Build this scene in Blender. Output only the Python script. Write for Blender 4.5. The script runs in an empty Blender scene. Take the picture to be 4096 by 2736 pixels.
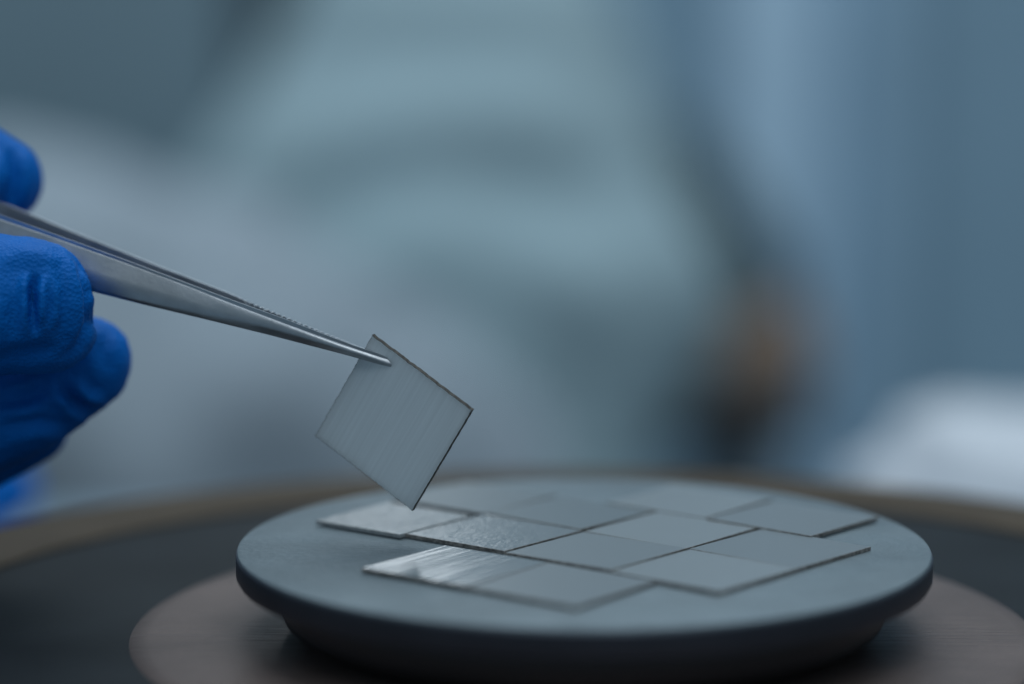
import bpy, bmesh, math, random
import numpy as np
from mathutils import Vector, Matrix, noise

random.seed(7)
R = math.radians
scene = bpy.context.scene
col = scene.collection

# ------------------------------------------------------------------ camera
ELEV, DIST, FPX, CX, CY = 0.2154221, 0.3598948, 2477.05, 584.75, 542.87
W, H = 1024.0, 684.0
_ang = math.atan((CY - H / 2) / FPX)
_az = -math.atan((CX - W / 2) / FPX * math.cos(_ang))
_pit = -ELEV + _ang
CAM = Vector((0, -DIST * math.cos(ELEV), DIST * math.sin(ELEV)))
FWD = Vector((math.sin(_az) * math.cos(_pit), math.cos(_az) * math.cos(_pit), math.sin(_pit)))
RGT = Vector((math.cos(_az), -math.sin(_az), 0))
UPV = RGT.cross(FWD)
cam_d = bpy.data.cameras.new("camera")
cam = bpy.data.objects.new("camera", cam_d)
col.objects.link(cam)
cam.matrix_world = Matrix(((RGT.x, UPV.x, -FWD.x, CAM.x), (RGT.y, UPV.y, -FWD.y, CAM.y), (RGT.z, UPV.z, -FWD.z, CAM.z), (0, 0, 0, 1)))
cam_d.sensor_width = 36.0
cam_d.lens = FPX * 36.0 / W
cam_d.clip_start = 0.01
cam_d.clip_end = 50
cam_d.dof.use_dof = True
cam_d.dof.focus_distance = 0.3548
cam_d.dof.aperture_fstop = cam_d.lens / 1000.0 / 0.0178
scene.camera = cam

# ------------------------------------------------------------------ light
world = bpy.data.worlds.new("World")
scene.world = world
world.use_nodes = True
bg = world.node_tree.nodes["Background"]
bg.inputs[0].default_value = (0.50, 0.72, 0.90, 1)
bg.inputs[1].default_value = 0.25


def area(name, loc, target, sx, sy, watts, color):
    l = bpy.data.lights.new(name, 'AREA')
    l.shape = 'RECTANGLE'
    l.size, l.size_y, l.energy, l.color = sx, sy, watts, color
    o = bpy.data.objects.new(name, l)
    col.objects.link(o)
    o.location = loc
    o.rotation_euler = (Vector(target) - Vector(loc)).to_track_quat('-Z', 'Y').to_euler()
    return o


area("ceiling_lamp", (0.1, 1.0, 1.9), (0.0, 0.9, 0.0), 2.4, 1.9, 36.0, (0.86, 0.95, 1.0))
area("room_lamp", (0.1, -1.2, 1.8), (0.0, 0.2, 0.0), 1.6, 1.2, 13.0, (0.86, 0.95, 1.0))
area("window_lamp", (-0.232, 2.4, 0.545), (-0.025, 0.0, 0.0), 0.175, 0.24, 0.55, (0.88, 0.95, 1.0))

vs = scene.view_settings
vs.view_transform = 'Standard'
vs.look = 'None'
vs.exposure = 0.0
vs.gamma = 1.0
scene.cycles.use_denoising = True
scene.cycles.max_bounces = 8


# ------------------------------------------------------------------ helpers
def ray(px, py):
    return FWD + RGT * ((px - W / 2) / FPX) + UPV * ((H / 2 - py) / FPX)


def at(px, py, dep):
    """a point at a depth in metres along the view axis"""
    return CAM + ray(px, py) * dep


def lin(c):
    c /= 255.0
    return c / 12.92 if c <= 0.04045 else ((c + 0.055) / 1.055) ** 2.4


def rgb(r, g, b, k=1.0):
    return (min(lin(r) * k, 1), min(lin(g) * k, 1), min(lin(b) * k, 1), 1)


class Mat:
    def __init__(self, name, base, rough=0.5, metal=0.0, spec=0.5):
        m = bpy.data.materials.new(name)
        m.use_nodes = True
        self.m, self.nt = m, m.node_tree
        self.b = m.node_tree.nodes["Principled BSDF"]
        self.b.inputs["Base Color"].default_value = base
        self.b.inputs["Roughness"].default_value = rough
        self.b.inputs["Metallic"].default_value = metal
        self.b.inputs["Specular IOR Level"].default_value = spec
        self.base = base
        self.last_bump = None

    def node(self, t, **kw):
        n = self.nt.nodes.new(t)
        for k, v in kw.items():
            if k in n.inputs.keys():
                n.inputs[k].default_value = v
            else:
                setattr(n, k, v)
        return n

    def link(self, a, b):
        self.nt.links.new(a, b)

    def coords(self, scale=(1, 1, 1), rot=(0, 0, 0)):
        tc = self.node("ShaderNodeTexCoord")
        mp = self.node("ShaderNodeMapping")
        mp.inputs["Scale"].default_value = scale
        mp.inputs["Rotation"].default_value = rot
        self.link(tc.outputs["Object"], mp.inputs["Vector"])
        return mp.outputs["Vector"]

    def noise(self, scale, detail=3, vec=None, stretch=(1, 1, 1), rough=0.55, rot=(0, 0, 0)):
        n = self.node("ShaderNodeTexNoise")
        n.inputs["Scale"].default_value = scale
        n.inputs["Detail"].default_value = detail
        n.inputs["Roughness"].default_value = rough
        self.link(vec if vec is not None else self.coords(stretch, rot), n.inputs["Vector"])
        return n.outputs["Fac"]

    def ramp(self, fac, stops):
        r = self.node("ShaderNodeValToRGB")
        el = r.color_ramp.elements
        el[0].position, el[0].color = stops[0]
        el[1].position, el[1].color = stops[-1]
        for p, c in stops[1:-1]:
            e = el.new(p)
            e.color = c
        self.link(fac, r.inputs["Fac"])
        return r.outputs["Color"]

    def vary(self, fac, lo=0.8, hi=1.2, a=0.3, b=0.7):
        c = self.base
        f = lambda k: (min(c[0] * k, 1), min(c[1] * k, 1), min(c[2] * k, 1), 1)
        self.link(self.ramp(fac, [(a, f(lo)), (b, f(hi))]), self.b.inputs["Base Color"])

    def rvary(self, fac, lo, hi, a=0.3, b=0.7):
        self.link(self.ramp(fac, [(a, (lo, lo, lo, 1)), (b, (hi, hi, hi, 1))]), self.b.inputs["Roughness"])

    def bump(self, fac, dist, strength=1.0):
        bp = self.node("ShaderNodeBump")
        bp.inputs["Strength"].default_value = strength
        bp.inputs["Distance"].default_value = dist
        self.link(fac, bp.inputs["Height"])
        if self.last_bump is not None:
            self.link(self.last_bump, bp.inputs["Normal"])
        self.last_bump = bp.outputs["Normal"]
        self.link(bp.outputs["Normal"], self.b.inputs["Normal"])


def mesh_obj(name, verts, faces, mats, parent=None, smooth=True, midx=None):
    me = bpy.data.meshes.new(name)
    me.from_pydata([tuple(v) for v in verts], [], faces)
    if not isinstance(mats, (list, tuple)):
        mats = [mats]
    for m in mats:
        me.materials.append(m.m)
    if midx is not None:
        me.polygons.foreach_set("material_index", midx)
    bm = bmesh.new()
    bm.from_mesh(me)
    bmesh.ops.recalc_face_normals(bm, faces=bm.faces)
    bm.to_mesh(me)
    bm.free()
    me.polygons.foreach_set("use_smooth", [smooth] * len(me.polygons))
    o = bpy.data.objects.new(name, me)
    col.objects.link(o)
    if parent is not None:
        o.parent = parent
    return o


def empty(name, loc=(0, 0, 0)):
    o = bpy.data.objects.new(name, None)
    o.empty_display_size = 0.02
    col.objects.link(o)
    o.location = loc
    return o


def tag(o, label=None, cat=None, group=None, kind=None):
    if label: o["label"] = label
    if cat: o["category"] = cat
    if group: o["group"] = group
    if kind: o["kind"] = kind
    return o


def autosmooth(o, deg=32):
    me = o.data
    bm = bmesh.new()
    bm.from_mesh(me)
    for e in bm.edges:
        if len(e.link_faces) == 2 and e.calc_face_angle(0) > R(deg):
            e.smooth = False
    bm.to_mesh(me)
    bm.free()


def lathe(name, prof, mat, parent=None, n=160, closed=False):
    """prof: list of (r, z); r=0 makes a pole"""
    verts, faces, rows = [], [], []
    for r, z in prof:
        if r < 1e-7:
            rows.append([len(verts)])
            verts.append((0, 0, z))
        else:
            rows.append(list(range(len(verts), len(verts) + n)))
            verts += [(r * math.cos(2 * math.pi * i / n), r * math.sin(2 * math.pi * i / n), z) for i in range(n)]
    pairs = list(zip(rows[:-1], rows[1:]))
    if closed:
        pairs.append((rows[-1], rows[0]))
    for a, b in pairs:
        for i in range(n):
            j = (i + 1) % n
            if len(a) == 1 and len(b) == 1:
                continue
            if len(a) == 1:
                faces.append((a[0], b[i], b[j]))
            elif len(b) == 1:
                faces.append((a[i], b[0], a[j]))
            else:
                faces.append((a[i], b[i], b[j], a[j]))
    o = mesh_obj(name, verts, faces, mat, parent)
    autosmooth(o)
    return o


def box(name, lo, hi, mat, parent=None, bevel=0.0):
    bm = bmesh.new()
    bmesh.ops.create_cube(bm, size=1)
    for v in bm.verts:
        v.co = Vector([(lo[i] + hi[i]) / 2 + v.co[i] * (hi[i] - lo[i]) for i in range(3)])
    if bevel:
        bmesh.ops.bevel(bm, geom=bm.edges[:], offset=bevel, segments=3, affect='EDGES', profile=0.5)
    me = bpy.data.meshes.new(name)
    bm.to_mesh(me)
    bm.free()
    me.materials.append(mat.m)
    me.polygons.foreach_set("use_smooth", [bevel > 0] * len(me.polygons))
    o = bpy.data.objects.new(name, me)
    col.objects.link(o)
    if parent is not None:
        o.parent = parent
    return o


# ------------------------------------------------------------------ materials
M = {}
m = M['disc'] = Mat("bead_blasted_molybdenum", rgb(110, 123, 130), 0.48, 0.6)
m.bump(m.noise(800, 4, rough=0.75), 0.00030, 0.6)
m.bump(m.noise(90, 3), 0.0002, 0.15)
m.vary(m.noise(45, 6, rough=0.65), 0.80, 1.15)
m.rvary(m.noise(70, 5, rough=0.65), 0.38, 0.62)
m = M['disc_edge'] = Mat("shade_toned_disc_edge", rgb(78, 82, 92), 0.45, 0.7)  # same metal as the disc top, darkened to hold the side's shade
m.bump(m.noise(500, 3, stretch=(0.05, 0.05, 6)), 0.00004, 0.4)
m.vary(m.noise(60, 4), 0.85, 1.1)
m = M['pedestal'] = Mat("dark_turned_metal", rgb(76, 74, 76), 0.36, 0.7)
m.bump(m.noise(500, 3, stretch=(0.05, 0.05, 6)), 0.00004, 0.5)
m = M['inner'] = Mat("brushed_copper_grey_metal", rgb(108, 95, 91), 0.46, 0.45, 0.25)
m.bump(m.noise(60, 4, stretch=(1, 12, 1), rough=0.7), 0.0004, 0.6)
m.bump(m.noise(40, 4), 0.0004, 0.15)
m.vary(m.noise(50, 5), 0.75, 1.12)
m = M['ring'] = Mat("dark_grey_machined_metal", rgb(34, 39, 43), 0.6, 0.3, 0.12)
m.bump(m.noise(600, 4), 0.00005, 0.5)
m.vary(m.noise(45, 4), 0.8, 1.15)
m = M['rim'] = Mat("brown_oxidised_metal", rgb(74, 65, 54), 0.65, 0.0, 0.15)
m.vary(m.noise(60, 4), 0.8, 1.15)


def plate_mat(name, stripes, grain, streak=0.04, rough=0.24, freq=480, tint=(148, 157, 162), trans=0.35, saw=0):
    """polished grey plate; stripes run along local Y, grain is an all-over fine relief"""
    m = Mat(name, rgb(*tint), rough, 0.1, 0.38)
    if stripes:
        m.bump(m.noise(100, 2, stretch=(freq / 100, 0.35, 0.1), rough=0.6), 0.0005, stripes)
    if saw:
        wv = m.node("ShaderNodeTexWave")
        wv.wave_type, wv.bands_direction = 'BANDS', 'X'
        wv.wave_profile = 'SIN'
        wv.inputs["Scale"].default_value = 200
        wv.inputs["Distortion"].default_value = 2.5
        wv.inputs["Detail"].default_value = 2
        wv.inputs["Detail Scale"].default_value = 0.6
        m.link(m.coords((1, 0.12, 0.1)), wv.inputs["Vector"])
        m.bump(wv.outputs["Fac"], 0.000034, saw)
    if grain:
        m.bump(m.noise(820, 3, stretch=(1.0, 0.5, 1), rough=0.65), 0.0003, grain)
    m.vary(m.noise(100, 4, stretch=(22, 0.25, 0.1), rough=0.6), 1 - streak, 1 + streak)
    tr = m.node("ShaderNodeBsdfTranslucent")
    tr.inputs["Color"].default_value = rgb(212, 220, 224)
    mx = m.node("ShaderNodeMixShader")
    mx.inputs[0].default_value = trans
    m.link(m.b.outputs[0], mx.inputs[1])
    m.link(tr.outputs[0], mx.inputs[2])
    m.link(mx.outputs[0], m.nt.nodes["Material Output"].inputs["Surface"])
    return m


M['plate_ripple'] = plate_mat("satin_plate_with_ripples", 0.2, 0.5, rough=0.22, freq=500)
M['plate_saw'] = plate_mat("satin_plate_with_saw_lines", 0.18, 0.03, rough=0.13, saw=1.0)
M['plate_grain'] = plate_mat("satin_plate_with_fine_grain", 0.06, 0.42, rough=0.2)
M['plate_plain'] = plate_mat("satin_plate_smooth", 0.06, 0.10, 0.03, 0.32)
M['plate_mid'] = plate_mat("satin_plate_pale", 0.05, 0.14, 0.03, 0.28, tint=(164, 172, 176))
M['plate_dark'] = plate_mat("satin_plate_grey", 0.08, 0.08, 0.03, 0.34, tint=(136, 147, 153))
M['plate_held'] = plate_mat("satin_plate_with_faint_lines", 0.15, 0.05, 0.12, 0.4, tint=(226, 232, 236), trans=0.52)
m = M['plate_edge'] = Mat("laser_cut_blackened_edge", rgb(122, 120, 117), 0.7, 0.1)
m.bump(m.noise(2500, 3), 0.00006, 0.8)
m.vary(m.noise(1500, 4), 0.35, 1.5)

m = M['plate_edge_pale'] = Mat("polished_plate_edge", rgb(150, 154, 156), 0.5, 0.1)
m.vary(m.noise(1200, 4), 0.7, 1.15)
m = M['plate_edge_dark'] = Mat("blackened_chipped_edge", rgb(66, 63, 58), 0.75, 0.1)
m.bump(m.noise(2500, 3), 0.00006, 0.8)
m.vary(m.noise(1100, 4), 0.3, 1.5)
m = M['steel'] = Mat("brushed_stainless_steel", rgb(184, 188, 193), 0.36, 1.0)
m.bump(m.noise(900, 3, stretch=(0.15, 1, 1), rot=(0, 0.25, 0)), 0.00002, 0.4)
m.bump(m.noise(1500, 3, rough=0.7), 0.00005, 0.5)
m.vary(m.noise(200, 4), 0.85, 1.05)
m.rvary(m.noise(150, 4), 0.32, 0.46)

m = M['glove'] = Mat("blue_nitrile_rubber", rgb(0, 102, 188), 0.55, 0.0, 0.1)
vor = m.node("ShaderNodeTexVoronoi")
vor.inputs["Scale"].default_value = 1900
m.link(m.coords(), vor.inputs["Vector"])
m.bump(vor.outputs["Distance"], 0.00025, 0.5)
m.bump(m.noise(160, 4), 0.0006, 0.35)
m.vary(m.noise(70, 3), 0.85, 1.12)

m = M['coat'] = Mat("pale_mint_cotton", rgb(162, 185, 193), 0.9, 0.0, 0.2)
m.bump(m.noise(900, 2), 0.0005, 0.3)
m.vary(m.noise(9, 4), 0.92, 1.06)
m = M['sleeve'] = Mat("bluish_white_cotton", rgb(146, 158, 168), 0.9, 0.0, 0.2)
m.bump(m.noise(900, 2), 0.0005, 0.3)
m = M['wall'] = Mat("blue_painted_wall", rgb(140, 172, 192), 0.7)
m.vary(m.noise(3, 4), 0.9, 1.08)
m = M['stripe'] = Mat("pale_blue_painted_post", rgb(198, 228, 250), 0.6)
m.vary(m.noise(4, 3), 0.95, 1.05)
m = M['blend_strip'] = Mat("mid_blue_blend", rgb(158, 190, 212), 0.6)
m.vary(m.noise(4, 3), 0.95, 1.05)
m = M['cabinet'] = Mat("grey_green_enamel", rgb(122, 146, 158), 0.5)
m.vary(m.noise(3, 3), 0.92, 1.06)
m = M['dark'] = Mat("dark_rubber", rgb(50, 58, 64), 0.6)
m.vary(m.noise(20, 3), 0.9, 1.1)
m = M['cab_strip'] = Mat("grey_strip", rgb(72, 88, 96), 0.7)
m.vary(m.noise(6, 2), 0.9, 1.1)
m = M['floor'] = Mat("grey_vinyl", rgb(90, 100, 108), 0.6)
m.vary(m.noise(3, 4), 0.9, 1.1)
m = M['bench'] = Mat("blue_grey_laminate", rgb(124, 146, 162), 0.5)
m.vary(m.noise(8, 4), 0.9, 1.1)
m = M['teal'] = Mat("dark_teal_coat_shade", rgb(54, 76, 85), 0.8)  # dark colour carries the shade on the coat's right side
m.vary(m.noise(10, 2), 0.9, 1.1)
m = M['brown'] = Mat("brown_leather", rgb(144, 122, 105), 0.6)
m.vary(m.noise(10, 2), 0.9, 1.1)
m = M['cloth'] = Mat("white_wiping_cloth", rgb(200, 206, 214), 0.9, 0.0, 0.2)
m.bump(m.noise(700, 2), 0.0005, 0.3)

# ------------------------------------------------------------------ stage (base the holder stands on)
stage = empty("round_stage", (0, 0, -0.125))
tag(stage, "wide round dark metal stage with a brown rim under the disc holder", "stage")


def on_stage(prof):
    return [(r, z + 0.125) for r, z in prof]


lathe("stage_body", on_stage([(0.0600, -0.0180), (0.0600, -0.0126), (0.1000, -0.0126),
                              (0.1000, -0.0180), (0.0600, -0.0180)]), M['ring'], stage)
lathe("centre_plate", on_stage([(0, -0.0122), (0.0625, -0.0122), (0.0648, -0.01235), (0.0656, -0.0128), (0.0598, -0.0128), (0.0598, -0.0180), (0, -0.0180)]), M['inner'], stage)
lathe("rim_ring", on_stage([(0.1003, -0.0180), (0.1003, -0.0122), (0.1012, -0.0117), (0.1190, -0.0116), (0.1200, -0.0124),
                            (0.1200, -0.0250), (0.1003, -0.0250), (0.1003, -0.0180)]), M['rim'], stage)
lathe("column", on_stage([(0, -0.0182), (0.0999, -0.0182), (0.0999, -0.0260), (0.090, -0.0262), (0.090, -0.1245), (0, -0.1245)]), M['ring'], stage)

# ------------------------------------------------------------------ disc holder
holder = empty("disc_holder", (0, 0, -0.0122))
tag(holder, "matt grey metal disc on a narrower dark pedestal, carrying the square plates", "holder")
z0 = 0.0122
lathe("disc", [(r, z + z0) for r, z in [(0, 0), (0.0494, 0), (0.04975, -0.0001), (0.04985, -0.0004), (0.0490, -0.0004), (0.0490, -0.0030), (0, -0.0030)]], M['disc'], holder, n=220)
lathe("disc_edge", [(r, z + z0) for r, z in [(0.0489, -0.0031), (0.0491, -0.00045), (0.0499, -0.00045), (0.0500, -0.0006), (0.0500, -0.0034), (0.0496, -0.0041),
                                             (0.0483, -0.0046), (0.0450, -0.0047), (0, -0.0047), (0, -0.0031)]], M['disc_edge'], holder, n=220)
lathe("pedestal", [(r, z + z0) for r, z in [(0, -0.0048), (0.0436, -0.0048), (0.0437, -0.0050), (0.0437, -0.0088), (0.0432, -0.0099), (0.0412, -0.0114),
                                            (0.0402, -0.0121), (0, -0.0121)]], M['pedestal'], holder, n=200)

# ------------------------------------------------------------------ square plates
SIDE, THICK = 0.01865, 0.00052


def plate_mesh(side_a, side_b, seed, chip=0.00005, thick=THICK):
    """prism with a slightly ragged outline; +Z is the polished face"""
    rnd = random.Random(seed)
    n = 44
    pts = []
    cs = [(-1, -1), (1, -1), (1, 1), (-1, 1)]
    for k in range(4):
        a, b = cs[k], cs[(k + 1) % 4]
        inward = Vector((-(a[0] + b[0]) / 2, -(a[1] + b[1]) / 2))
        amp = chip * rnd.uniform(0.4, 1.3)
        for i in range(n):
            t = i / n
            p = Vector(((a[0] + (b[0] - a[0]) * t) * side_a / 2, (a[1] + (b[1] - a[1]) * t) * side_b / 2))
            w = max(0.0, noise.noise(Vector((t * 26, k * 7.1, seed * 3.7))) + 0.15) + rnd.uniform(0, 0.35)
            if 0 < i:
                p += inward * amp * w
            pts.append(p)
    N = len(pts)
    verts = [(p.x, p.y, thick) for p in pts] + [(p.x * 1.0, p.y * 1.0, 0) for p in pts]
    q = [p * (1 - 0.00006 / (side_a / 2)) for p in pts]
    verts += [(p.x, p.y, thick + 0.00003) for p in q]
    faces, mi = [], []
    for i in range(N):
        j = (i + 1) % N
        faces.append((i, N + i, N + j, j)); mi.append(1)
        faces.append((2 * N + i, i, j, 2 * N + j)); mi.append(1)
    faces.append(tuple(2 * N + i for i in range(N))); mi.append(0)
    faces.append(tuple(N + i for i in reversed(range(N)))); mi.append(0)
    return verts, faces, mi


def on_disc(px, py, z=THICK):
    d = ray(px, py)
    return CAM + d * ((z - CAM.z) / d.z)


PL = [  # corners left, back, right, front in the picture; material; lift; label
    ([(317, 520.6), (386, 503), (476, 515.5), (397, 535)], 'plate_ripple', 0.00022, 'small square plate with a soft sheen directly below the hanging plate\'s lower corner'),
    ([(410, 534.5), (482, 513.6), (582, 530.4), (503, 552.8)], 'plate_grain', 0.0, 'square plate with a grainy glint on its left corner, beside the sheen plate'),
    ([(506, 553.2), (584.3, 531.3), (685, 548.6), (612, 571.5)], 'plate_plain', 0.0001, 'plain grey square plate at the centre of the disc, middle of the middle row'),
    ([(614, 572), (687, 549.3), (797, 569.8), (719, 592)], 'plate_mid', 0.0, 'plain grey square plate with a dark front corner, right end of the middle row'),
    ([(485, 513), (557, 496.5), (655, 511.5), (583, 529.5)], 'plate_dark', 0.0, 'blurred grey square plate behind the centre one, left end of the third row'),
    ([(585, 531), (656, 512.5), (760, 528.5), (686.5, 548.5)], 'plate_mid', 0.0, 'grey square plate in the middle of the third row, behind the centre plate'),
    ([(688.5, 549), (763, 529.5), (873, 546.8), (797.5, 569.3)], 'plate_plain', 0.0, 'grey square plate whose sharp speckled dark edge points at the disc\'s right rim'),
    ([(708, 519.6), (774, 500), (877, 518), (814, 535.8)], 'plate_plain', 0.00025, 'blurred grey square plate nearest the disc\'s far right rim, standing alone behind the others'),
    ([(361, 569), (448, 545.5), (545.5, 562.3), (466.5, 587.6)], 'plate_saw', 0.00012, 'square plate with bright parallel saw lines, front left, nearest the disc\'s left front'),
    ([(468.5, 588), (547.5, 562.8), (655.6, 581.8), (574, 607)], 'plate_plain', 0.0, 'blurred plain grey square plate nearest the camera, right of the saw lined plate'),
    ([(606, 503), (673, 484.5), (772, 499.5), (706, 519.3)], 'plate_mid', 0.0001, 'faint blurred square plate at the very back of the disc, right of the centre line'),
    ([(392, 499), (462, 483), (557, 496), (484, 512.8)], 'plate_dark', 0.0, 'faint blurred square plate at the back left of the disc, behind the sheen plate'),
]
for k, (q, mk, lift, label) in enumerate(PL):
    zt = THICK + lift + 0.00003
    L, B, Rr, F = [on_disc(x, y, zt) for x, y in q]
    c = (L + B + Rr + F) / 4
    a = ((F - L) + (Rr - B)) / 2
    b = ((B - L) + (Rr - F)) / 2
    ang = (math.atan2(a.y, a.x) + math.atan2(b.y, b.x) - math.pi / 2) / 2
    sa, sb = a.length, b.length
    sa, sb = (0.75 * SIDE + 0.25 * sa, 0.75 * SIDE + 0.25 * sb) if k else (sa, sb)
    sa -= 0.00022; sb -= 0.00022
    v, f, mi = plate_mesh(sa, sb, k + 1, 0.00004)
    o = mesh_obj("square_plate", v, f, [M[mk], M['plate_edge_pale' if k == 0 else 'plate_edge']], None, False, mi)
    o.location = (c.x, c.y, 0.00009 + lift)
    rq = random.Random(k * 13 + 5)
    o.rotation_euler = (R(rq.uniform(-0.45, 0.45)), R(rq.uniform(-0.45, 0.45)), ang)
    tag(o, label, "plate", "square plates on the disc")

# ------------------------------------------------------------------ held plate: solve its pose from the four corners
def held_pose():
    px = {'T': (377, 336), 'R': (477, 411), 'B': (412, 507.6), 'L': (315, 432.7)}
    s = SIDE
    dB = 0.359

    def pr(P):
        d = P - CAM
        z = d.dot(FWD)
        return W / 2 + FPX * d.dot(RGT) / z, H / 2 - FPX * d.dot(UPV) / z
    best = None
    P0 = at(*px['B'], dB)
    for dr in np.linspace(-0.009, 0.009, 91):
        Rp = at(*px['R'], dB + dr)
        e1 = Rp - P0
        for dl in np.linspace(-0.009, 0.009, 91):
            Lp = at(*px['L'], dB + dl)
            e2 = Lp - P0
            cost = ((e1.length - s) * 1e4) ** 2 + ((e2.length - s) * 1e4) ** 2 + (e1.normalized().dot(e2.normalized()) * 60) ** 2
            # the upper right edge must show: the face leans so that R and T lie nearer than L and B
            if dr > dl:
                continue
            if best is None or cost < best[0]:
                best = (cost, Rp, Lp, dr, dl)
    return P0, best


P0, bst = held_pose()
print("held pose", bst[0], bst[3], bst[4], (bst[1] - P0).length, (bst[2] - P0).length)
e1 = (bst[1] - P0)
e2 = (bst[2] - P0)
X = e2.normalized()            # along the lower left edge
Zn = e2.cross(e1).normalized()
if Zn.dot(FWD) > 0:
    Zn = -Zn
Y = Zn.cross(X)
if Y.dot(e1) < 0:
    X = -X
    Y = Zn.cross(X)
ctr = P0 + (e1 + e2) / 2
v, f, mi = plate_mesh(e2.length, e1.length, 77, 0.00013, 0.00078)
held = mesh_obj("square_plate", v, f, [M['plate_held'], M['plate_edge_dark']], None, False, mi)
held.matrix_world = Matrix(((X.x, Y.x, Zn.x, ctr.x), (X.y, Y.y, Zn.y, ctr.y), (X.z, Y.z, Zn.z, ctr.z), (0, 0, 0, 1)))
tag(held, "thin grey square plate hanging by its corner from the tweezers", "plate")
held_depth = lambda px, py: (ctr - CAM).dot(Zn) / ray(px, py).dot(Zn)

# ------------------------------------------------------------------ tweezers
twz = empty("tweezers", at(-430, 70, 0.395))
tag(twz, "slim pointed stainless steel tweezers gripping the hanging plate", "tweezers")
inv = Matrix.Translation(-twz.location)
d_tip = held_depth(388, 362)


def interp(x, tab):
    xs = [t[0] for t in tab]
    ys = [t[1] for t in tab]
    if x <= xs[0]:
        return ys[0] + (ys[1] - ys[0]) / (xs[1] - xs[0]) * (x - xs[0])
    return float(np.interp(x, xs, ys))


LOW = [(-430, 160), (0, 268), (60, 283), (100, 293.6), (145, 305), (174.5, 312), (208, 320), (267.6, 334.6), (310, 345.7), (344, 354.5), (380, 364.6), (388, 366.6), (392, 366.9), (395, 366.0), (396.5, 363.6)]
RIDGE = [(-430, 90), (0, 219.5), (43, 234), (127, 264), (194, 289), (226, 302), (290, 326), (330, 340.5), (360, 351), (380, 357.8), (388, 360.3), (394, 362.4), (396.5, 363.4)]
TOP = [(-430, 82), (0, 214.5), (43, 230), (127, 260.5), (194, 285.5), (226, 297.6), (285, 318.8), (327, 335), (353, 344.8), (372, 351.3), (384, 355.6), (392, 359.4), (395, 361.4), (396.5, 363.2)]
RTOP = [(-430, 62), (9, 205), (72, 231), (127, 253), (163, 267.5), (226, 291.5), (244, 299), (326, 333), (367, 349.5), (384, 357), (394, 362)]


def arm(name, front):
    xs = sorted(set([-430, -300, -200, -100, -40] + list(range(0, 380, 6)) + [382, 385, 388, 390, 392, 394, 395.5, 396.5]))
    if not front:
        xs = sorted(set([x for x in xs if x <= 380] + list(np.arange(228, 352, 0.9))))
        xs = [x for x in xs if x <= 386]
    rings = []
    for x in xs:
        t = max(0.0, (396 - x) / 400.0)
        yl, yr, yt = interp(x, LOW), interp(x, RIDGE), interp(x, TOP)
        if front:
            d0 = d_tip - 0.00075 + 0.0105 * t ** 1.25         # inner face
            th = min(0.0013, 0.00022 + 0.0030 * max(0, 396.8 - x) / 150)
            tip = min(1.0, max(0.0, (396.9 - x) / 8.0)) ** 0.5
            th *= tip
            fr = min(1.0, max(0.0, (x - 110) / 190))
            fr = fr * fr * (3 - 2 * fr)          # flat blade turns into a rounded point
            ym = yl + (yr - yl) * (0.10 + 0.2 * fr)
            tilt = 0.00085 * tip * (1 - 0.75 * fr)             # the broad face looks a little upwards
            ring = [at(x, yt, d0), at(x, yt + 0.4, d0 - th * 0.90), at(x, yr - 0.6, d0 - th * 0.80), at(x, yr + 0.7, d0 - th * 1.0), at(x, (yr * .55 + yl * .45), d0 - th * (1.0 + 0.12 * fr) - tilt * 0.5),
                    at(x, ym, d0 - th * (0.98 - 0.3 * fr) - tilt), at(x, yl - 0.35, d0 - th * 0.45 - tilt), at(x, yl, d0 - th * 0.2 - tilt), at(x, yl - 1.0 * tip, d0)]
        else:
            d0 = d_tip + 0.00075 + 0.0030 * t + 0.0150 * t ** 1.25
            th = min(0.0013, 0.0004 + 0.0030 * max(0, 396.8 - x) / 150)
            y1 = interp(x, RTOP)
            if 236 < x < 346:
                ph = ((x - 236) % 5.4) / 5.4
                y1 += 1.5 * (0.5 - abs(ph - 0.5)) * 2 * min(1, (x - 236) / 12) * (1.0 if x < 300 else (346 - x) / 46)
            yl2 = max(y1 + 3.0, yl - 5)
            ring = [at(x, y1 + 0.8, d0), at(x, y1, d0 + th * 0.3), at(x, y1, d0 + th * 0.9), at(x, y1 + 3, d0 + th), at(x, yl2 - 2, d0 + th), at(x, yl2, d0 + th * 0.5), at(x, yl2 - 1, d0)]
        rings.append(ring)
    n = len(rings[0])
    verts = [inv @ p for r in rings for p in r]
    faces = []
    for i in range(len(rings) - 1):
        for j in range(n):
            k = (j + 1) % n
            faces.append((i * n + j, i * n + k, (i + 1) * n + k, (i + 1) * n + j))
    faces.append(tuple(range(n)))
    faces.append(tuple((len(rings) - 1) * n + j for j in reversed(range(n))))
    o = mesh_obj(name, verts, faces, M['steel'], twz)
    crisp = {0, 1, 2, 3, 6, 8} if front else {0, 1, 3, 5, 6}
    for e in o.data.edges:
        a_, b_ = e.vertices
        if a_ % n == b_ % n and a_ % n in crisp:
            e.use_edge_sharp = True
    return o


arm("arm", True)
arm("arm", False)

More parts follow.
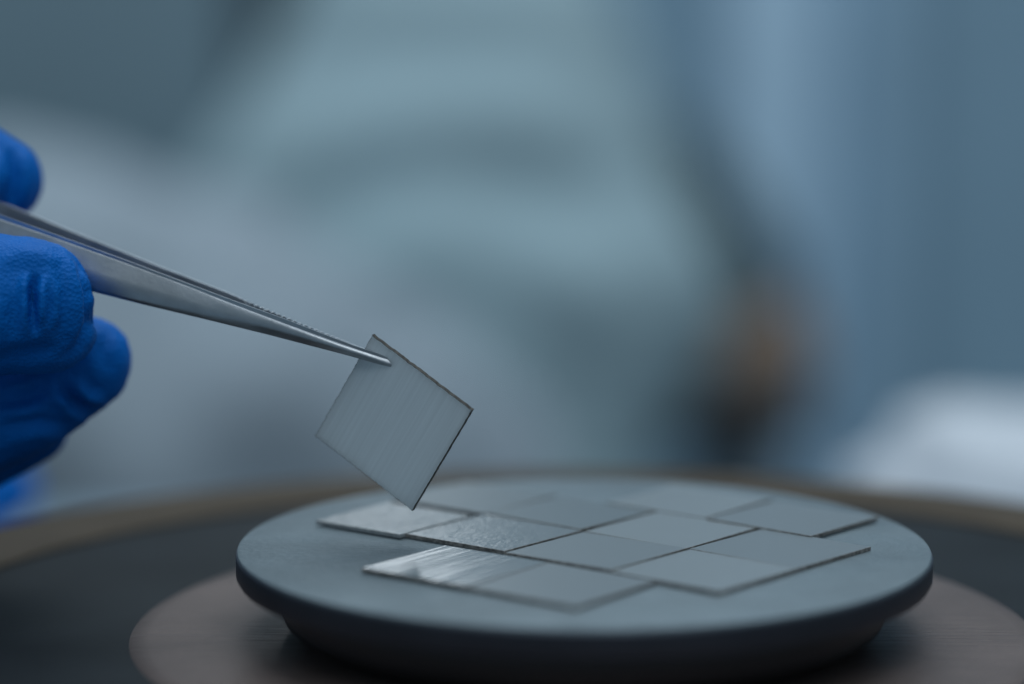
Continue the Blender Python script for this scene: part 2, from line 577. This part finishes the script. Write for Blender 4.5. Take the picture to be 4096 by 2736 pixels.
# ------------------------------------------------------------------ gloved hands
def hand_mesh(name, chains, voxel, smooth_it=6):
    """chains of (px, py, depth, radius); spheres swept along them, fused into one skin"""
    bm = bmesh.new()
    for ch in chains:
        pts = [(at(x, y, d), r) for x, y, d, r in ch]
        for (p, r), (q, s) in zip(pts[:-1], pts[1:]):
            n = max(2, int((q - p).length / (0.22 * min(r, s))))
            for i in range(n + 1):
                t = i / n
                bmesh.ops.create_icosphere(bm, subdivisions=3, radius=r + (s - r) * t, matrix=Matrix.Translation(p.lerp(q, t)))
    me = bpy.data.meshes.new(name + "_raw")
    bm.to_mesh(me)
    bm.free()
    o = bpy.data.objects.new(name + "_raw", me)
    col.objects.link(o)
    rm = o.modifiers.new("r", 'REMESH')
    rm.mode = 'VOXEL'
    rm.voxel_size = voxel
    sm = o.modifiers.new("s", 'SMOOTH')
    sm.iterations = smooth_it
    sm.factor = 0.5
    dg = bpy.context.evaluated_depsgraph_get()
    out = bpy.data.meshes.new_from_object(o.evaluated_get(dg))
    bpy.data.objects.remove(o)
    bpy.data.meshes.remove(me)
    out.name = name
    return out


def finish_hand(me, name, creases, origin, lump=0.0005, fine=0.00018):
    n = len(me.vertices)
    co = np.empty(n * 3); me.vertices.foreach_get("co", co); co = co.reshape(-1, 3)
    no = np.empty(n * 3); me.vertices.foreach_get("normal", no); no = no.reshape(-1, 3)
    fw, rt, up, cm = (np.array(x) for x in (FWD, RGT, UPV, CAM))
    d = co - cm
    z = d @ fw
    px = W / 2 + FPX * (d @ rt) / z
    py = H / 2 - FPX * (d @ up) / z
    disp = np.zeros(n)
    for i in np.nonzero(px > -120)[0]:
        p = Vector(co[i])
        disp[i] = lump * noise.noise(p * 95) + fine * (abs(noise.noise(p * 330 + Vector((3, 7, 1)))) - 0.3) + 0.5 * lump * (0.4 - abs(noise.noise(Vector((p.x * 170, p.y * 120, p.z * 60)))))
    facing = -(no @ fw)
    for poly, w, depth, dmin, dmax in creases:
        dist = np.full(n, 1e9)
        tt = np.zeros(n)
        m_ = len(poly) - 1
        for s, (a, b) in enumerate(zip(poly[:-1], poly[1:])):
            ax, ay = a; bx, by = b
            L2 = (bx - ax) ** 2 + (by - ay) ** 2
            t = np.clip(((px - ax) * (bx - ax) + (py - ay) * (by - ay)) / L2, 0, 1)
            dd = np.hypot(px - ax - t * (bx - ax), py - ay - t * (by - ay))
            k = dd < dist
            dist[k] = dd[k]; tt[k] = (s + t[k]) / m_
        taper = np.maximum(np.sin(np.pi * np.clip(tt, 0, 1)), 0.0) ** 0.8
        ok = (facing > -0.2) & (z > dmin) & (z < dmax)
        g = np.exp(-(dist / w) ** 2) - 0.45 * np.exp(-((dist - 2.1 * w) / (1.1 * w)) ** 2)
        disp -= np.where(ok, depth * taper * g, 0)
    co = co + no * disp[:, None] - np.array(origin)
    me.vertices.foreach_set("co", co.ravel())
    me.polygons.foreach_set("use_smooth", [True] * len(me.polygons))
    me.materials.clear()
    me.materials.append(M['glove'].m)
    me.update()
    o = bpy.data.objects.new(name, me)
    col.objects.link(o)
    o.location = origin
    return o


D0 = 0.3575
chains = [
    # thumb, in front of the near arm
    [(34, 300, D0 + 0.0015, 0.0089), (-40, 300, D0 + 0.0005, 0.0104), (-130, 325, D0 + 0.006, 0.0105), (-235, 370, D0 + 0.026, 0.0140)],
    [(46, 326, D0 + 0.0030, 0.0069), (-30, 325, D0 + 0.002, 0.0080)],
    # middle finger curled behind the thumb
    [(84, 362, D0 + 0.017, 0.0073), (22, 404, D0 + 0.016, 0.0079), (-70, 440, D0 + 0.018, 0.0088), (-170, 410, D0 + 0.040, 0.0095), (-260, 340, D0 + 0.056, 0.0115)],
    # ring finger under it
    [(30, 425, D0 + 0.030, 0.0062), (-40, 455, D0 + 0.029, 0.0075), (-120, 460, D0 + 0.036, 0.0085), (-200, 420, D0 + 0.056, 0.0095), (-280, 370, D0 + 0.066, 0.0115)],
    # little finger
    [(-60, 470, D0 + 0.042, 0.0062), (-140, 480, D0 + 0.050, 0.0072), (-240, 440, D0 + 0.066, 0.0090), (-300, 400, D0 + 0.074, 0.0105)],
    # index finger over the far arm
    [(-2, 181, D0 + 0.0270, 0.0070), (-50, 158, D0 + 0.0270, 0.0078), (-130, 165, D0 + 0.032, 0.0085), (-240, 255, D0 + 0.048, 0.0115)],
    [(-28, 180, D0 + 0.0205, 0.0054), (-90, 170, D0 + 0.023, 0.0065)],
    # palm and wrist, out of frame
    [(-235, 370, D0 + 0.030, 0.0150), (-300, 360, D0 + 0.060, 0.019), (-400, 380, D0 + 0.10, 0.021), (-520, 420, D0 + 0.15, 0.024), (-640, 470, D0 + 0.20, 0.027)],
    [(-250, 290, D0 + 0.052, 0.0125), (-320, 330, D0 + 0.07, 0.018), (-400, 380, D0 + 0.10, 0.022)],
]
creases = [
    ([(36, 272), (32.5, 290), (33, 312), (35, 335)], 4.2, 0.0024, 0.33, D0 + 0.004),
    ([(58, 262), (64, 290), (64, 320), (58, 340)], 5, 0.0006, 0.33, D0 + 0.004),
    ([(16, 296), (12, 315), (18, 338)], 6, 0.0003, 0.33, D0 + 0.004),
    ([(48, 280), (50, 305), (46, 330)], 4.5, 0.0005, 0.33, D0 + 0.004),
    ([(66, 243), (82, 264), (90, 292), (89, 322), (79, 345), (60, 360)], 4.4, 0.0011, 0.33, D0 + 0.009),
    ([(-5, 262), (20, 254), (42, 257), (58, 266)], 8.0, -0.0006, 0.33, D0 + 0.006),
    ([(-5, 356), (30, 352), (55, 345)], 7.0, 0.0005, 0.33, D0 + 0.006),
    ([(50, 378), (52, 398), (68, 405)], 4.5, -0.0008, D0 + 0.004, D0 + 0.03),
    ([(74, 380), (88, 396), (106, 402)], 5, -0.0008, D0 + 0.004, D0 + 0.03),
    ([(62, 383), (73, 402), (92, 416)], 5, 0.0010, D0 + 0.004, D0 + 0.03),
    ([(-5, 402), (28, 398), (46, 388)], 7, 0.0010, D0 + 0.004, D0 + 0.03),
    ([(-5, 428), (40, 420), (72, 426)], 7, 0.0008, D0 + 0.004, D0 + 0.03),
    ([(110, 326), (104, 350), (108, 374)], 7, 0.0004, D0 + 0.004, D0 + 0.03),
    ([(11, 148), (15, 175), (12, 208)], 6, 0.0013, D0 + 0.004, D0 + 0.03),
]
hm = hand_mesh("gloved_hand", chains, 0.00048)
hand = finish_hand(hm, "gloved_hand", creases, at(-640, 470, D0 + 0.20))
tag(hand, "hand in a wrinkled blue rubber glove pinching the tweezers", "hand")

# a second hand, out of focus behind the stage rim
D1 = 0.60
ch2 = [
    [(8, 492, D1, 0.0074), (-70, 486, D1 + 0.004, 0.0080), (-150, 470, D1 + 0.015, 0.0088), (-240, 465, D1 + 0.03, 0.0105)],
    [(-25, 520, D1 - 0.004, 0.0070), (-90, 516, D1, 0.0078), (-160, 500, D1 + 0.012, 0.0085), (-240, 490, D1 + 0.03, 0.0105)],
    [(-40, 545, D1 - 0.002, 0.0066), (-100, 540, D1, 0.0074), (-165, 522, D1 + 0.012, 0.0082), (-240, 510, D1 + 0.03, 0.010)],
    [(-70, 566, D1, 0.0058), (-120, 560, D1 + 0.003, 0.0066), (-175, 540, D1 + 0.012, 0.0075), (-240, 525, D1 + 0.03, 0.0095)],
    [(-90, 450, D1 - 0.004, 0.0078), (-160, 440, D1 + 0.006, 0.0092), (-250, 455, D1 + 0.035, 0.0125)],
    [(-240, 465, D1 + 0.03, 0.0125), (-320, 480, D1 + 0.05, 0.018), (-420, 500, D1 + 0.08, 0.022), (-520, 510, D1 + 0.12, 0.026)],
    [(-240, 515, D1 + 0.03, 0.0115), (-320, 495, D1 + 0.05, 0.017), (-420, 500, D1 + 0.08, 0.022)],
]
hm2 = hand_mesh("gloved_hand", ch2, 0.0008)
hand2 = finish_hand(hm2, "gloved_hand", [], at(-520, 510, D1 + 0.12))
tag(hand2, "blurred blue gloved fingertip low at the edge, behind the brown rim", "hand")

# ------------------------------------------------------------------ background
bench = box("bench", (-0.9, -0.6, -0.165), (0.9, 0.62, -0.125), M['bench'], None, 0.004)
tag(bench, "blue grey laboratory bench behind the stage", "bench")

K = 2347.0 / 1024.0
DP = 1.9
person = empty("person", at(500, 900, DP))
tag(person, "person in a loose pale mint coat with a whiter sleeve, blurred behind the stage", "person")
pinv = Matrix.Translation(-person.location)
SIL = [(-330, 800, 1250), (-200, 750, 1290), (0, 680, 1410), (100, 630, 1460), (200, 570, 1500), (300, 510, 1520), (400, 440, 1545), (500, 400, 1595), (600, 390, 1660),
       (700, 395, 1690), (800, 410, 1655), (900, 430, 1595), (1000, 440, 1530), (1100, 440, 1500), (1300, 430, 1500), (1500, 430, 1500)]
verts, faces = [], []
NU, ys = 96, np.linspace(-330, 1500, 150)
for y in ys:
    xl = np.interp(y, [s[0] for s in SIL], [s[1] for s in SIL])
    xr = np.interp(y, [s[0] for s in SIL], [s[2] for s in SIL])
    cx, hw = (xl + xr) / 2, (xr - xl) / 2
    for u in range(NU):
        th = 2 * math.pi * u / NU
        sx = math.cos(th)
        sz = math.sin(th)          # + is towards the camera
        xd = cx + hw * math.copysign(abs(sx) ** 0.85, sx)
        dep = 0.125 * math.copysign(abs(sz) ** 0.9, sz) * (hw / 650.0) ** 0.6
        rr = math.hypot((xd - 1030) / 1.18, y - 900)
        fold = 0.0
        if sz > 0:
            amp = 0.0066 * min(1, sz * 1.6) * min(1, max(0, (rr - 60) / 160))
            fold = amp * math.cos(2 * math.pi * (rr - 420) / 290 + math.pi / 2)
            fold += 0.009 * noise.noise(Vector((xd / 260, y / 180, 1.3))) * min(1, sz * 1.6)
        verts.append(pinv @ at(xd / K, y / K, DP + 0.10 - dep - fold))
n = NU
for i in range(len(ys) - 1):
    for j in range(n):
        k = (j + 1) % n
        faces.append((i * n + j, i * n + k, (i + 1) * n + k, (i + 1) * n + j))
faces.append(tuple(range(n)))
faces.append(tuple((len(ys) - 1) * n + j for j in reversed(range(n))))
mesh_obj("coat", verts, faces, M['coat'], person)


def sleeve(name, path, mat, parent, inv, nseg=70, fold=0.004, seed=0.0):
    """path: (x, y in picture px of 2347, depth, radius m)"""
    P = [(at(x / K, y / K, d), r) for x, y, d, r in path]
    pts, rad = [], []
    for (p, r), (q, s) in zip(P[:-1], P[1:]):
        for i in range(nseg // (len(P) - 1)):
            t = i / (nseg // (len(P) - 1))
            pts.append(p.lerp(q, t)); rad.append(r + (s - r) * t)
    pts.append(P[-1][0]); rad.append(P[-1][1])
    for _ in range(6):
        pts = [pts[0]] + [(pts[i - 1] + pts[i] * 2 + pts[i + 1]) / 4 for i in range(1, len(pts) - 1)] + [pts[-1]]
    nn = 48
    verts, faces = [], []
    for i, (p, r) in enumerate(zip(pts, rad)):
        t = (pts[min(i + 1, len(pts) - 1)] - pts[max(i - 1, 0)]).normalized()
        a = t.cross(Vector((0, 1, 0.2))).normalized()
        b = t.cross(a)
        for j in range(nn):
            th = 2 * math.pi * j / nn
            dv = a * math.cos(th) + b * math.sin(th)
            rr = r * min(1, 0.55 + i * 0.1, 0.55 + (len(pts) - 1 - i) * 0.1) + fold * noise.noise((p + dv * r) * 14 + Vector((seed, 0, 0)))
            verts.append(inv @ (p + dv * rr))
    for i in range(len(pts) - 1):
        for j in range(nn):
            k = (j + 1) % nn
            faces.append((i * nn + j, i * nn + k, (i + 1) * nn + k, (i + 1) * nn + j))
    faces.append(tuple(range(nn)))
    faces.append(tuple((len(pts) - 1) * nn + j for j in reversed(range(nn))))
    return mesh_obj(name, verts, faces, mat, parent)


sleeve("sleeve", [(1180, 1390, 1.72, 0.125), (760, 1215, 1.69, 0.170), (350, 1105, 1.66, 0.200), (-100, 1020, 1.64, 0.200), (-600, 960, 1.62, 0.190)], M['sleeve'], person, pinv, fold=0.016)

# wall, post, cabinet
DW = 3.0
def wall_x(pxd): return at(pxd / K, 700 / K, DW).x
def yw(): return at(1170 / K, 700 / K, DW).y
wy = yw()
wall = box("wall", (-3.0, wy + 0.1, -0.9), (3.0, wy + 0.2, 1.6), M['wall'])
tag(wall, kind="structure")
floor = box("floor", (-3.0, -4.0, -0.95), (3.0, wy + 0.2, -0.9), M['floor'])
tag(floor, kind="structure")
post = box("wall_post", (wall_x(1640), wy - 0.02, -0.9), (wall_x(1900), wy + 0.097, 1.6), M['stripe'], None, 0.055)
tag(post, "pale blue vertical post on the blue wall, blurred behind the coat", "post")
blend_strip = box("wall_blend_strip", (wall_x(1903), wy + 0.03, -0.9), (wall_x(2090), wy + 0.097, 1.6), M['blend_strip'], None, 0.03)  # added strip, its mid tone stands in for a soft gradient
tag(blend_strip, "slightly lighter blue upright strip added to soften the step from the pale post to the blue wall", "blend_strip")
cab = empty("cabinet", (wall_x(200), wy, -0.9))
tag(cab, "grey green cabinet filling the upper left, blurred", "cabinet")
b_ = box("cabinet_body", (-1.6 - cab.location.x, -0.2, 0.0), (wall_x(598) - cab.location.x, 0.09, 2.4), M['cabinet'], cab, 0.01)
b2 = box("side_strip", (wall_x(600) - cab.location.x, -0.16, 0.0), (wall_x(725) - cab.location.x, 0.09, 2.4), M['cab_strip'], cab, 0.01)  # darker grey strip along the cabinet's right side

# chair behind the person, plus a teal form for the coat's shaded side
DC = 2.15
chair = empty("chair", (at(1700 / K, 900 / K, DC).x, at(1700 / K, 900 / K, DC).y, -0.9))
tag(chair, "chair with a brown lower pad, below a dark teal form added as the shaded side of the coat, blurred between coat and post", "chair")


def chair_pad(name, outline, mat, thick):
    """rounded pad: an outline of picture points swept in depth with a domed edge"""
    P = [at(x / K, y / K, DC) for x, y in outline]
    c = sum(P, Vector()) / len(P)
    rings = []
    for k in range(9):
        a = math.pi * (k / 8 - 0.5)
        sc = 0.86 + 0.14 * math.cos(a)
        rings.append([c + (p - c) * sc + Vector((0, thick * math.sin(a), 0)) - chair.location for p in P])
    n = len(P)
    v = [p for r in rings for p in r]
    f = [(i * n + j, i * n + (j + 1) % n, (i + 1) * n + (j + 1) % n, (i + 1) * n + j) for i in range(8) for j in range(n)]
    f.append(tuple(range(n)))
    f.append(tuple(8 * n + j for j in reversed(range(n))))
    return mesh_obj(name, v, f, mat, chair)


def blob(pts, n=6):
    out = []
    m_ = len(pts)
    for i in range(m_):
        p0, p1, p2, p3 = (Vector(pts[(i + k) % m_]) for k in (-1, 0, 1, 2))
        for s_ in range(n):
            t = s_ / n
            out.append(tuple(0.5 * ((2 * p1) + (p2 - p0) * t + (2 * p0 - 5 * p1 + 4 * p2 - p3) * t * t + (3 * p1 - p0 - 3 * p2 + p3) * t ** 3)))
    return out


chair_pad("coat_shade_pad", blob([(1350, 330), (1540, 265), (1670, 360), (1765, 510), (1825, 640), (1700, 680), (1400, 660), (1300, 480)]), M['teal'], 0.045)  # added form, stands in for the shaded side of the coat
chair_pad("lower_pad", blob([(1450, 705), (1680, 700), (1815, 675), (1865, 770), (1855, 885), (1700, 895), (1450, 895)]), M['brown'], 0.04)
chair_pad("seat_frame", blob([(1380, 905), (1700, 900), (1850, 900), (1860, 960), (1840, 1010), (1600, 1020), (1380, 1010)]), M['dark'], 0.05)
lo = chair.location
box("pedestal_post", (-0.03, -0.03, 0.01), (0.03, 0.03, at(1600 / K, 1010 / K, DC).z - lo.z), M['dark'], chair, 0.005)

# folded white cloth on the bench at the right
cl_d = 0.84
cp = at(2440 / K, 1120 / K, cl_d)
verts, faces = [], []
NA, NB = 72, 30
for i in range(NB + 1):
    ph = math.pi * i / NB
    for j in range(NA):
        th = 2 * math.pi * j / NA
        sx, sy, sz = math.sin(ph) * math.cos(th), math.sin(ph) * math.sin(th), math.cos(ph)
        se = lambda v, e: math.copysign(abs(v) ** e, v)
        p = Vector((0.072 * se(sx, 0.8), 0.075 * se(sy, 0.9), 0.050 * se(sz, 0.9)))
        k = 1 + 0.10 * noise.noise(p * 38) + 0.05 * math.sin(p.z * 260 + p.x * 60)
        verts.append((p.x * k, p.y * k, max(0.0, 0.019 + p.z * k)))
for i in range(NB):
    for j in range(NA):
        k = (j + 1) % NA
        faces.append((i * NA + j, i * NA + k, (i + 1) * NA + k, (i + 1) * NA + j))
cloth = mesh_obj("folded_cloth", verts, faces, M['cloth'])
cloth.location = (cp.x, cp.y, -0.125)
tag(cloth, "bundled white cloth on the bench, bright and blurred beyond the brown rim", "cloth")
